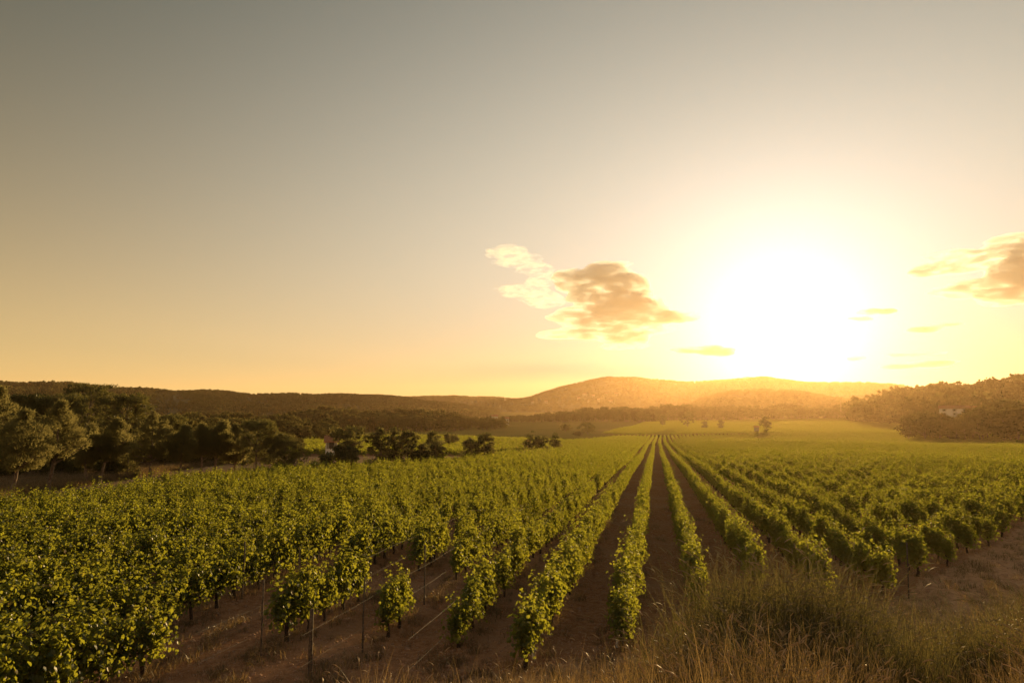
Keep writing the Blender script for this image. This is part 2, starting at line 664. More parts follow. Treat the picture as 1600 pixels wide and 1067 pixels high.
def vine_foliage(mb, rng, length=1.1, n_shoot=24, per=17, fill=200, size=0.125, simple=False, top=1.0, mat=0):
    C, Nn, Tt, S = [], [], [], []
    for k in range(n_shoot):
        y0 = rng.uniform(-.5, .5) * length
        side = rng.choice([-1, 1])
        lean = abs(rng.normal(0, .10)) * side
        L = rng.uniform(.55, 1.45) * top
        drop = rng.random() * .98 + (.02 if side > 0 else 0)
        t = np.sort(rng.uniform(.05, 1, per))
        if drop < .62:                                 # upright shoot, tip arching over
            px = lean * L * t + side * .16 * t ** 3 * rng.random()
            pz = .56 + L * t - .22 * t ** 4 * rng.random()
        elif drop < .83:                                # shoot arching out and down
            o = rng.uniform(.14, .40)
            px = side * o * np.sin(t * 1.6)
            pz = .72 + .75 * t - 1.08 * t ** 2.2 + rng.uniform(-.1, .35)
        else:                                          # long stray shoot standing above the hedge
            px = lean * L * t * 1.2
            pz = .6 + min(L * 1.3, 1.75) * t
        py = y0 + rng.normal(0, .22) * t * L
        C.append(np.stack([px, py, pz], 1) + rng.normal(0, .045, (per, 3)))
        S.append(size * rng.uniform(.5, 1.3, per) * np.where(t > .85, .72, 1.0))
    if fill:
        f = np.stack([rng.normal(0, .115, fill), rng.normal(0, .27, fill) * length, rng.uniform(.38, 1.48, fill) * (0.55 + .45 * top)], 1)
        C.append(f)
        S.append(size * rng.uniform(.75, 1.25, fill))
    C = np.concatenate(C)
    S = np.concatenate(S)
    n = len(C)
    out = np.stack([C[:, 0] * 2.4, rng.normal(0, .35, n), (C[:, 2] - .9) * .9 + .35], 1) + rng.normal(0, .45, (n, 3))
    tip = np.stack([C[:, 0] * .8, rng.normal(0, .5, n), -.75 + rng.normal(0, .35, n)], 1)
    leaf_cards(mb, C, out, tip, S, 1.0, mat, rng.random(n) ** 1.1, .14, simple)


def vine_trunk(mb, rng, mat=0, seg=7, arms=True):
    z = np.linspace(-.08, .54, 6)
    w = np.cumsum(rng.normal(0, .018, (6, 2)), 0)
    p = np.column_stack([w[:, 0], w[:, 1], z])
    mb.tube(p, np.linspace(.058, .036, 6) * rng.uniform(.85, 1.2), seg, mat)
    if arms:
        for s in (-1, 1):
            t = np.linspace(0, 1, 5)
            q = p[-1] + np.column_stack([rng.normal(0, .015, 5), s * t * .5, .06 * t - .02 + rng.normal(0, .012, 5)])
            mb.tube(q, np.linspace(.033, .016, 5), 5, mat)


N_VAR = 9
vine_parts = []
near_meshes = []
for i in range(N_VAR):
    rg = np.random.default_rng(100 + i)
    a = MB()
    vine_trunk(a, rg)
    st = rg.bit_generator.state
    b = MB()
    args = dict(n_shoot=int(rg.integers(22, 30)), per=27, fill=360, size=.084, top=rg.uniform(.82, 1.14))
    vine_foliage(b, rg, **args)
    tm, fm = a.mesh('grapevine_trunk', [M_WOOD], True), b.mesh('grapevine_foliage', [M_VINE])
    vine_parts.append((tm, fm))
    rg = np.random.default_rng(100 + i)
    c = MB()
    vine_trunk(c, rg, 1)
    args = dict(n_shoot=int(rg.integers(22, 30)), per=27, fill=360, size=.084, top=rg.uniform(.82, 1.14))
    vine_foliage(c, rg, **args)
    near_meshes.append(c.mesh('near_vine', [M_VINE, M_WOOD]))
mid_meshes, far_meshes, seg_meshes = [], [], []
for i in range(8):
    rg = np.random.default_rng(200 + i)
    c = MB()
    vine_trunk(c, rg, 1, 4, False)
    vine_foliage(c, rg, n_shoot=20, per=13, fill=130, size=.135, simple=True, top=rg.uniform(.88, 1.1))
    mid_meshes.append(c.mesh('mid_vine', [M_VINE, M_WOOD]))
for i in range(8):
    rg = np.random.default_rng(300 + i)
    c = MB()
    vine_trunk(c, rg, 1, 3, False)
    vine_foliage(c, rg, n_shoot=15, per=8, fill=45, size=.20, simple=True, top=rg.uniform(.88, 1.1))
    far_meshes.append(c.mesh('far_vine', [M_VINE, M_WOOD]))
for i in range(6):
    rg = np.random.default_rng(400 + i)
    c = MB()
    vine_foliage(c, rg, length=4.0, n_shoot=34, per=6, fill=90, size=.34, simple=True, top=1.0)
    seg_meshes.append(c.mesh('vine_row_stretch', [M_VINE]))
C_NEAR = proto_collection('near_vine', near_meshes)
C_MID = proto_collection('mid_vine', mid_meshes)
C_FAR = proto_collection('far_vine', far_meshes)
C_SEG = proto_collection('vine_stretch', seg_meshes)

rng = np.random.default_rng(7)
FRONT = -YAW                                            # azimuth of the view


def in_view(x, y, deg=42.0, margin=8.0):
    xc, d = cam_uv(x, y)
    return (d > 2) & (np.abs(xc) < d * math.tan(R(37.5)) + margin)


# row positions: one wider alley between rows 0 and 1
def row_x(k):
    return ROW_X0 + ROW_D * k


rows, vx, vy = [], [], []
for k in range(-135, 215):
    X = row_x(k)
    ph = rng.uniform(0, 1)
    ys = np.arange(6.4 + ph, NEAR_END, 0.98)
    ys = ys + rng.normal(0, .05, len(ys))
    xs = np.full(len(ys), X) + rng.normal(0, .04, len(ys))
    rows.append(np.full(len(ys), k))
    vx.append(xs)
    vy.append(ys)
vk, vx, vy = np.concatenate(rows), np.concatenate(vx), np.concatenate(vy)
ok = in_poly(vx, vy, near_poly) & in_view(vx, vy)
ok &= ~in_poly(vx, vy, bare_poly)
ok &= rng.random(len(vx)) > 0.05                       # a few missing plants
ok &= ~((np.abs(vy - (118 + .12 * vx)) < 2.6) & (vx > 25))   # a cross track on the far right
vk, vx, vy = vk[ok], vx[ok], vy[ok]
# single vines standing in the thin patch at the near end of the rows
for px, py in ((603, 994), (520, 972), (548, 955), (682, 1015), (640, 985), (735, 985), (436, 985), (405, 1000), (560, 940)):
    gx, gy = on_ground(px, py)
    k = int(round((gx - ROW_X0) / ROW_D))
    vk, vx, vy = np.append(vk, k), np.append(vx, row_x(k)), np.append(vy, gy)
vz = terrain(vx, vy)
v_rot = np.where(rng.random(len(vx)) < .5, 0.0, math.pi) + rng.normal(0, .12, len(vx))
v_scl = rng.uniform(.68, 1.0, len(vx)) * np.where((vx < -8.2) & (vy < 26), 1.12, 1.0)
v_idx = rng.integers(0, N_VAR, len(vx))
px, py, dd = project(vx, vy, vz + 1.1)
px2, py2, _ = project(vx, vy, vz + 1.9)
vis = (px > -25) & (px < W_PX + 25) & (py2 < H_PX) & (dd > 3)
order = np.argsort(np.where(vis, dd, 1e9))
single = order[:300]
ORD = ['first', 'second', 'third', 'fourth', 'fifth', 'sixth', 'seventh', 'eighth', 'ninth', 'tenth', 'eleventh', 'twelfth', 'thirteenth', 'fourteenth', 'fifteenth',
       'sixteenth', 'seventeenth', 'eighteenth', 'nineteenth', 'twentieth', 'twenty-first', 'twenty-second', 'twenty-third', 'twenty-fourth', 'twenty-fifth',
       'twenty-sixth', 'twenty-seventh', 'twenty-eighth', 'twenty-ninth', 'thirtieth'] + ['far-off'] * 90
by_row = {}
for i in single:
    by_row.setdefault(int(vk[i]), []).append(i)
roots = []
for i in range(N_VAR):
    r_ = empty('grapevine', (0, 0, -500))
    link('trunk', vine_parts[i][0], r_)
    link('foliage', vine_parts[i][1], r_)
    roots.append(r_)
used_root = set()
for k in sorted(by_row):
    for rank, i in enumerate(sorted(by_row[k], key=lambda q: vy[q])):
        j = int(v_idx[i])
        if j not in used_root:
            o = roots[j]
            used_root.add(j)
        else:
            o = copy_tree(roots[j])
        o.location = (vx[i], vy[i], vz[i])
        o.rotation_euler = (0, 0, v_rot[i])
        o.scale = (v_scl[i],) * 3
        side = 'right' if k > 0 else 'left'
        n_ = k if k > 0 else 1 - k
        tag(o, 'leafy grapevine, %s from the near end, %s row %s of the central dirt alley' % (ORD[rank], ORD[n_ - 1], side),
            'grapevine', 'leafy grapevines at the near ends of the trellised rows')
for j, r_ in enumerate(roots):
    if j not in used_root:
        for ch in list(r_.children):
            bpy.data.objects.remove(ch)
        bpy.data.objects.remove(r_)

rest = np.ones(len(vx), bool)
rest[single] = False
dist = np.hypot(vx, vy)
P, RO, SC, ID = [], [], [], []
lod_ranges = ((0, 48, 'a', C_NEAR, N_VAR), (48, 105, 'b', C_MID, 8), (105, 400, 'c', C_FAR, 8))
for lo, hi, _, coll, nv in lod_ranges:
    s = rest & (dist >= lo) & (dist < hi)
    n = s.sum()
    pts = np.stack([vx[s], vy[s], vz[s]], 1)
    rot = np.stack([np.zeros(n), np.zeros(n), v_rot[s]], 1)
    scl = np.repeat(v_scl[s][:, None], 3, 1)
    lab = {0: 'rows of green vines just beyond the near grapevines', 48: 'dense green vine rows across the middle of the vineyard',
           105: 'distant sunlit vine rows narrowing towards the far headland'}[lo]
    scatter('vineyard_rows', lab, 'vineyard', pts, rot, scl, rng.integers(0, nv, n), coll)


def plot_rows(poly, ang, spacing, label, seed, step=3.7):
    rg = np.random.default_rng(seed)
    ca, sa = math.cos(ang), math.sin(ang)
    p = np.array(poly)
    u = p @ np.array([ca, -sa])                         # across the rows
    w = p @ np.array([sa, ca])                          # along the rows
    uu, ww = np.meshgrid(np.arange(u.min(), u.max(), spacing), np.arange(w.min(), w.max(), step), indexing='ij')
    uu, ww = uu.reshape(-1), ww.reshape(-1) + rg.normal(0, .3, uu.size)
    x, y = uu * ca + ww * sa, -uu * sa + ww * ca
    s = in_poly(x, y, poly) & in_view(x, y, margin=15) & (rg.random(len(x)) > .03)
    x, y = x[s], y[s]
    n = len(x)
    pts = np.stack([x, y, terrain(x, y)], 1)
    rot = np.stack([np.zeros(n), np.zeros(n), -ang + np.where(rg.random(n) < .5, 0, math.pi)], 1)
    scatter('vineyard_rows', label, 'vineyard', pts, rot, rg.uniform(.75, .98, (n, 1)) * np.array([[1, 1.15, 1]]), rg.integers(0, 6, n), C_SEG)


plot_rows(block2, R(0.6), 1.95, 'far block of fine vine rows beyond the cross headland', 11)
plot_rows(left_plot, R(-38), 2.4, 'small yellow-green vineyard plot around the field trees', 12)
plot_rows(far_plot, R(68), 3.2, 'hazy vineyard plot on the rise below the sunlit hill', 13)

# ------------------------------------------------------------------ posts and wires of the trellis


def post_mesh(h, r, mat, seg=8):
    mb = MB()
    z = np.linspace(-.25, h, 5)
    mb.tube(np.column_stack([np.sin(z * 2) * .006, np.cos(z * 3) * .006, z]), [r, r * .97, r * .95, r * .93, r * .9], seg, 0)
    mb.tube([(0, 0, h), (0, 0, h + .012)], [r * .9, r * .45], seg, 0)
    return mb.mesh('post', [mat], True)


thin_me, thick_me, sleeve_me = post_mesh(1.65, .022, M_POST), post_mesh(1.35, .045, M_POST), post_mesh(.62, .03, M_WHITE)
posts_px = [(407, 1030, thin_me, 'thin dark stake standing in bare soil beside the dense left vines'),
            (484, 1062, thick_me, 'thick wooden post in bare soil, lowest in the picture'),
            (566, 1019, thin_me, 'thin dark stake in bare soil beside a lone small vine'),
            (467, 952, thin_me, 'thin stake behind the bare patch, against the leafy rows'),
            (378, 935, thin_me, 'thin stake in front of the dense vines above the bare patch'),
            (663, 944, thin_me, 'thin stake where bare soil meets the leafy rows'),
            (833, 1030, sleeve_me, 'short pale stake under the bushy row-end vine'),
            (964, 1012, sleeve_me, 'short white stake at the end of the row beside the central alley'),
            (1420, 935, thin_me, 'thin stake beside the round vine near the right dirt track')]
for x_, y_, me, lab in posts_px:
    gx, gy = on_ground(x_, y_)
    o = link('vine_post', me)
    o.location = (gx, gy, T1(gx, gy))
    o.rotation_euler = (rng.normal(0, .02), rng.normal(0, .02), rng.uniform(0, 6))
    tag(o, lab, 'post', 'stakes of the vineyard trellis')


def wire(k, y0, y1, h, label):
    ys = np.linspace(y0, y1, int((y1 - y0) / 1.0) + 2)
    xs = np.full(len(ys), row_x(k)) + .03
    zs = np.interp(ys, [y0, y1], [T1(row_x(k), y0), T1(row_x(k), y1)]) + h - .035 * np.sin((ys - y0) / 5.0 * math.pi) ** 2
    mb = MB()
    mb.tube(np.stack([xs, ys, zs], 1), np.full(len(ys), .0019), 5, 0)
    me = mb.mesh('wire', [M_STEEL], True)
    cx = (xs[0], ys[0], zs[0])
    v = np.zeros(len(me.vertices) * 3, np.float32)
    me.vertices.foreach_get('co', v)
    v = v.reshape(-1, 3) - np.array(cx, np.float32)
    me.vertices.foreach_set('co', v.reshape(-1))
    o = link('trellis_wire', me)
    o.location = cx
    tag(o, label, 'wire', 'steel wires of the vineyard trellis')


for k in (-2, -3, -4):
    for h, w in ((.62, 'low'), (1.18, 'high')):
        wire(k, 12.6 + 0.5 * (k + 2), 34, h, '%s steel trellis wire over bare soil, %s row left of the central dirt alley' % (w, ORD[-k]))

# ------------------------------------------------------------------ trees


def crown_points(rg, n, rad, shape):
    """clump centres in an irregular crown of half-size rad, centred on the origin"""
    th = rg.uniform(0, 2 * math.pi, n)
    if shape == 'pine':                                 # wide low, loosely pointed top
        h = rg.beta(1.25, 1.5, n)
        w = (np.sin(np.clip(h * 1.02 + .10, 0, 1) * math.pi) ** .75) * (1.0 - .25 * h)
    elif shape == 'umbrella':                           # flat dense top, thin below
        h = 1 - rg.beta(1.0, 2.1, n)
        w = np.sqrt(np.clip(1 - (np.abs(h - .62) / .62) ** 2.2, .03, 1))
    elif shape == 'cone':
        h = rg.beta(1.0, 1.5, n)
        w = (1 - h) ** .8 * .95 + .08
    elif shape == 'cypress':
        h = rg.uniform(0, 1, n)
        w = np.sin(np.clip(h * .95 + .06, 0, 1) * math.pi) ** .6
    else:                                               # round
        h = rg.beta(1.4, 1.4, n)
        w = np.sqrt(np.clip(1 - (2 * h - 1) ** 2, .02, 1))
    lob = 1 + .26 * np.sin(th * 2 + rg.uniform(0, 6)) + .22 * np.sin(th * 3 + h * 6 + rg.uniform(0, 6))
    r = np.sqrt(rg.uniform(.06, 1, n)) * w * lob
    return np.stack([r * np.cos(th) * rad[0], r * np.sin(th) * rad[1], (h * 2 - 1) * rad[2]], 1)


def make_tree(seed, h, w, shape, clear=.3, lean=(0, 0), n_clump=70, per=90, leaf=.22, clump=.55, narrow=.4, seg=7, limbs=14, trunk_r=None):
    """returns trunk MB and crown MB of a tree of height h and crown width w"""
    rg = np.random.default_rng(seed)
    tb, cb = MB(), MB()
    top = np.array([lean[0], lean[1], h * .93])
    t = np.linspace(0, 1, 9)
    bend = np.cumsum(rg.normal(0, .012 * h, (9, 2)), 0)
    bend -= bend[0]
    axis = np.stack([top[0] * t + bend[:, 0], top[1] * t + bend[:, 1], -.2 + (top[2] + .2) * t], 1)
    tr = trunk_r or (.018 * h + .05)
    tb.tube(axis, tr * (1 - .86 * t) * np.where(t == 0, 1.35, 1), seg, 0)
    zc = h * (clear + (1 - clear) / 2)
    rad = (w / 2, w / 2, h * (1 - clear) / 2)
    ax = lambda z: np.array([np.interp(z, axis[:, 2], axis[:, 0]), np.interp(z, axis[:, 2], axis[:, 1])])
    C = crown_points(rg, n_clump, rad, shape)
    C[:, 2] += zc
    C[:, :2] += np.stack([ax(z) for z in C[:, 2]])
    big = np.argsort(-np.hypot(C[:, 0], C[:, 1]) + rg.uniform(0, w * .3, n_clump))[:limbs]
    for i in big:
        e = C[i]
        z0 = np.clip(e[2] - np.hypot(*(e[:2] - ax(e[2]))) * rg.uniform(.25, .8), h * clear * .8, h * .86)
        s = np.array([*ax(z0), z0])
        tt = np.linspace(0, 1, 5)[:, None]
        mid = (s + e) / 2 + np.array([0, 0, -.04 * h * rg.random()])
        p = (1 - tt) ** 2 * s + 2 * tt * (1 - tt) * mid + tt ** 2 * e
        r0 = tr * (1 - .86 * z0 / h) * .55
        tb.tube(p, np.linspace(r0, r0 * .25, 5), 5, 0)
    n = n_clump * per
    ci = np.repeat(np.arange(n_clump), per)
    d = rg.normal(0, 1, (n, 3))
    d = unit(d) * (rg.uniform(0, 1, (n, 1)) ** .45)
    cs = clump * rg.uniform(.6, 1.35, n_clump)
    pos = C[ci] + d * cs[ci][:, None] * np.array([1.15, 1.15, .72])
    axis_pt = np.stack([np.interp(pos[:, 2], axis[:, 2], axis[:, 0]), np.interp(pos[:, 2], axis[:, 2], axis[:, 1]), pos[:, 2] - .25 * h], 1)
    out = unit(pos - axis_pt)
    nrm = d * .9 + rg.normal(0, .6, (n, 3)) + np.array([0, 0, .35])
    tip = out + rg.normal(0, .55, (n, 3)) + np.array([0, 0, .25])
    tint = np.clip(rg.normal(.42, .18, n) + (rg.random(n_clump)[ci] - .5) * .5, 0, .85)
    leaf_cards(cb, pos, nrm, tip, leaf * rg.uniform(.6, 1.3, n), narrow, 0, tint, .08, True)
    return tb, cb


def tree(kind, label, cat, px, d, top_px, w_px, shape, seed, mat=None, group=None, base=None, clear=.3, lean_px=0, **kw):
    """a tree whose foot stands on the ground at distance d in the column px"""
    x, y = at_depth(px, d)
    if base is not None:
        x, y = base
    z = T1(x, y)
    dd = math.hypot(x, y)
    _, tt = az_tan(px, top_px)
    h = tt * dd - z
    w = w_px / F_PX * dd * .97
    right = np.array([math.cos(YAW), math.sin(YAW)]) * (lean_px / F_PX * dd)
    tb, cb = make_tree(seed, h, w, shape, clear, tuple(right), **kw)
    o = empty(kind, (x, y, z))
    link('trunk', tb.mesh(kind + '_trunk', [M_BARK], True), o)
    link('crown', cb.mesh(kind + '_crown', [mat or M_PINE]), o)
    tag(o, label, cat, group)
    return o


PG = 'pines along the edge of the wood beside the vineyard'
pk = dict(n_clump=150, per=64, leaf=.30, clump=.42, narrow=.20)
pines = [
    # px, d, top, width px, shape, clear, lean, label
    (25, 64, 640, 84, 'pine', .30, 18, 'airy young pine with leaning pale trunk, nearest the picture edge by the vines'),
    (83, 67, 628, 82, 'pine', .34, 10, 'airy young pine with forked dark trunk, second along the vine edge'),
    (142, 74, 664, 50, 'pine', .34, 6, 'slender small pine with pale thin trunk, just before a leaning one'),
    (162, 73, 654, 54, 'pine', .36, 18, 'small pine with dark trunk leaning over beside a slender pale one'),
    (204, 82, 690, 30, 'cone', .02, 0, 'small cone-shaped young pine bushy down to the ground'),
    (240, 82, 646, 74, 'pine', .26, 4, 'broad full pine with foliage low down, right of the cone-shaped one'),
    (285, 82, 667, 44, 'pine', .30, 4, 'young pine of middling height between the broad pine and the paired pines'),
    (316, 84, 663, 40, 'pine', .34, 0, 'left one of two golden pines standing side by side'),
    (338, 85, 661, 42, 'pine', .34, 4, 'right one of two golden pines standing side by side'),
    (135, 106, 603, 70, 'umbrella', .32, 2, 'tall flat-topped pine with bare pale trunk rising above the others'),
    (198, 102, 619, 66, 'umbrella', .30, 4, 'tall dark rounded pine right beside the tallest flat-topped one'),
    (85, 98, 619, 72, 'umbrella', .30, 0, 'dark wide-crowned pine behind the forked young pine'),
    (6, 88, 603, 62, 'pine', .25, 0, 'tall dark pine cut by the left picture edge'),
    (40, 100, 620, 56, 'umbrella', .3, 0, 'dark pine behind the first leaning young pine'),
    (262, 100, 652, 60, 'umbrella', .2, 0, 'dark pine behind the broad full pine'),
    (372, 88, 664, 46, 'pine', .2, 0, 'dark green pine right of the two golden pines'),
    (404, 84, 660, 58, 'umbrella', .18, 0, 'big dark round-headed pine at the end of the pine row'),
    (448, 83, 679, 52, 'round', .04, 0, 'low dark bushy tree, last of the row where the plot opens'),
]
for i, (px_, d_, tp, w_, sh, cl, ln, lab) in enumerate(pines):
    k_ = dict(pk)
    if sh == 'cone':
        k_.update(n_clump=60, clump=.35, leaf=.22)
    if d_ > 84:
        k_.update(per=56, leaf=.36, clump=.50, narrow=.24)
    tree('pine_tree' if sh != 'round' else 'bushy_tree', lab, 'tree', px_, d_, tp, w_, sh, 500 + i, M_BROAD if sh in ('umbrella', 'round') else M_PINE, PG, clear=cl, lean_px=ln, **k_)

bk = dict(n_clump=62, per=52, leaf=.25, clump=.46, narrow=.7)
MOVE = {548: 92, 533: 88, 546: 87.5, 512: 87, 596: 91, 617: 95, 638: 93, 660: 93, 677: 104, 681: 98, 736: 108, 757: 109, 829: 163, 846: 164, 868: 172}
FG = 'dark trees standing in the field beyond the near vines'
field = [
    (548, 124, 669, 50, 'umbrella', .42, 'round-topped field pine on a bare trunk beside the white hut'),
    (533, 121, 696, 20, 'round', .02, 'low bush under the left side of the round-topped field pine'),
    (546, 118, 698, 24, 'round', .02, 'dark round bush at the foot of the field pine'),
    (512, 119, 712, 10, 'round', .02, 'tiny dark shrub left of the field pine'),
    (596, 126, 671, 32, 'round', .03, 'tall dark dense tree, first of the thick field clump'),
    (617, 132, 671, 32, 'round', .08, 'brownish airy tree in the middle of the thick field clump'),
    (638, 130, 674, 34, 'round', .05, 'wide dark tree at the right end of the thick field clump'),
    (660, 133, 696, 19, 'round', .02, 'small round bush just right of the thick field clump'),
    (677, 150, 676, 25, 'round', .25, 'thin light tree behind a dark ball-shaped one'),
    (681, 138, 686, 28, 'round', .03, 'dark ball-shaped tree alone in the field'),
    (699, 215, 678, 9, 'round', .05, 'left one of three tiny far field trees'),
    (705, 218, 679, 9, 'round', .05, 'middle one of three tiny far field trees'),
    (712, 222, 679, 10, 'round', .05, 'right one of three tiny far field trees'),
    (736, 158, 686, 24, 'round', .02, 'low dark tree joined to a larger wind-swept one by the field track'),
    (757, 160, 678, 32, 'round', .04, 'wide wind-swept dark tree by the field track'),
    (829, 205, 673, 22, 'round', .03, 'tallest shrub of the trackside thicket'),
    (846, 207, 682, 22, 'round', .02, 'low middle shrub of the trackside thicket'),
    (868, 212, 677, 18, 'round', .02, 'upright shrub at the upper end of the trackside thicket'),
    (904, 380, 675, 11, 'round', .02, 'small bush left of the perfectly round tree'),
    (918, 395, 661, 19, 'round', .16, 'perfectly round dark tree on a short trunk at the field corner'),
    (883, 430, 661, 17, 'round', .14, 'smaller faded round tree left of the perfectly round one'),
    (1035, 560, 648, 13, 'round', .2, 'hazy tall thin tree at the end of the tree belt'),
    (1074, 520, 643, 19, 'round', .2, 'hazy rounded tree standing in the plot right of the belt'),
    (1196, 420, 652, 13, 'round', .12, 'small hazy tree beside the stone hut under the sun'),
    (1126, 500, 657, 6, 'round', .05, 'tiny hazy bush on the far plot edge'),
    (1100, 505, 658, 6, 'round', .05, 'tiny faint bush between two hazy far trees'),
]
for i, (px_, d_, tp, w_, sh, cl, lab) in enumerate(field):
    k_ = dict(bk)
    if w_ < 14:
        k_.update(n_clump=26, per=22, leaf=.5, clump=.5)
    if d_ > 300:
        k_.update(n_clump=36, per=26, leaf=.8, clump=.9)
    tree('field_tree', lab, 'tree', px_, MOVE.get(px_, d_), tp, w_, sh, 700 + i, M_BROAD, FG, clear=cl, **k_)

# trees of the woods (stuff)
belt_meshes, hill_meshes = [], []
for i in range(8):
    sh = ['umbrella', 'round', 'pine', 'round', 'umbrella', 'pine', 'round', 'round'][i]
    tb, cb = make_tree(900 + i, 10.0, [7.5, 6.5, 6, 7, 8, 5.5, 7.5, 6][i], sh, .16 if sh == 'round' else .28, n_clump=44, per=26, leaf=.75, clump=1.0, narrow=.7, seg=5, limbs=6)
    mb = MB()
    for s_, m_ in ((cb, 0), (tb, 1)):
        off = mb.n
        for v_ in s_.v:
            mb.v.append(v_)
        mb.n += s_.n
        for f_, t_ in zip(s_.f, s_.tint):
            mb.f.append(f_ + off)
            mb.mat.append(np.full(len(f_), m_))
            mb.tint.append(t_)
    belt_meshes.append(mb.mesh('wood_tree', [M_FAR, M_BARK]))
for i in range(6):
    tb, cb = make_tree(950 + i, 9.0, [7.5, 6.5, 8, 7, 6, 7][i], ['round', 'umbrella', 'round', 'pine', 'round', 'umbrella'][i], .08, n_clump=20, per=11, leaf=1.5, clump=1.25, narrow=.8, seg=4, limbs=0)
    hill_meshes.append(cb.mesh('hill_tree', [M_FAR]))
C_BELT = proto_collection('wood_tree', belt_meshes)
C_HILL = proto_collection('hill_tree', hill_meshes)


def wood(name, label, prof, d0, d1, n, seed, coll=None, nv=8, jitter=.18, front=.62):
    """a wood between distances d0 and d1; prof gives the tree-top line (px, py)"""
    rg = np.random.default_rng(seed)
    pxs = np.array([p[0] for p in prof], float)
    pys = np.array([p[1] for p in prof], float)
    u = rg.uniform(pxs.min(), pxs.max(), n)
    f = rg.random(n)
    d = d0 + (d1 - d0) * f
    top = np.interp(u, pxs, pys)
    pts, scl = [], []
    for a, dist_, ty, ff in zip(u, d, top, f):
        az, tt = az_tan(a, ty)
        x, y = dist_ * math.sin(az), dist_ * math.cos(az)
        z = T1(x, y)
        h = max(3.0, (tt * dist_ - z)) * (front + (1.0 - front) * ff) * (1 + jitter * (rg.random() * 1.4 - 1))
        pts.append((x, y, z - .2))
        scl.append((h / 10 * rg.uniform(.85, 1.2), h / 10 * rg.uniform(.85, 1.2), h / 10))
    rot = np.stack([np.zeros(n), np.zeros(n), rg.uniform(0, 6.28, n)], 1)
    scatter(name, label, 'wood', pts, rot, scl, rg.integers(0, nv, n), coll or C_BELT)


wood('woods', 'dark wood filling the ground behind the pines', [(-90, 632), (0, 640), (120, 640), (240, 648), (330, 655), (420, 668), (470, 676)], 118, 200, 190, 21)
wood('undergrowth', 'dark undergrowth in the shade behind the leaning pines', [(-90, 706), (0, 706), (100, 702), (200, 694)], 82, 100, 110, 27)
wood('undergrowth', 'dark undergrowth behind the paired golden pines', [(170, 698), (250, 692), (340, 692), (430, 696)], 98, 118, 110, 28)
wood('woods', 'low scrub wood behind the last pines left of the field', [(250, 640), (330, 645), (420, 646), (520, 652)], 250, 330, 120, 22)
wood('tree_belt', 'long dark belt of trees crossing the valley behind the field trees', [(330, 648), (400, 650), (440, 645), (480, 636), (520, 633), (560, 639), (620, 640), (660, 639), (705, 641), (745, 650), (790, 652)], 445, 520, 340, 23)
wood('tree_belt', 'brown belt of trees below the broad hill behind the green meadow', [(735, 651), (800, 649), (850, 645), (880, 641), (920, 638), (960, 636), (1000, 635), (1024, 638)], 660, 740, 300, 26)
wood('tree_belt', 'faint hazy tree line beyond the far vineyard plot', [(1010, 634), (1060, 632), (1110, 634), (1160, 634), (1210, 632), (1260, 634), (1300, 633), (1400, 630)], 780, 880, 260, 24)
wood('woods', 'dark wood hiding the pale house at the far right of the vines', [(1418, 645), (1440, 642), (1470, 648), (1500, 650), (1520, 638), (1550, 632), (1600, 626), (1680, 622), (1750, 620)], 345, 400, 150, 25, front=.8)

# ------------------------------------------------------------------ hills
M_HILL = noise_mat('hill_scrub', (0.035, 0.040, 0.016), (0.085, 0.080, 0.035), 0.02, 1.0, 0.0, 'Object')


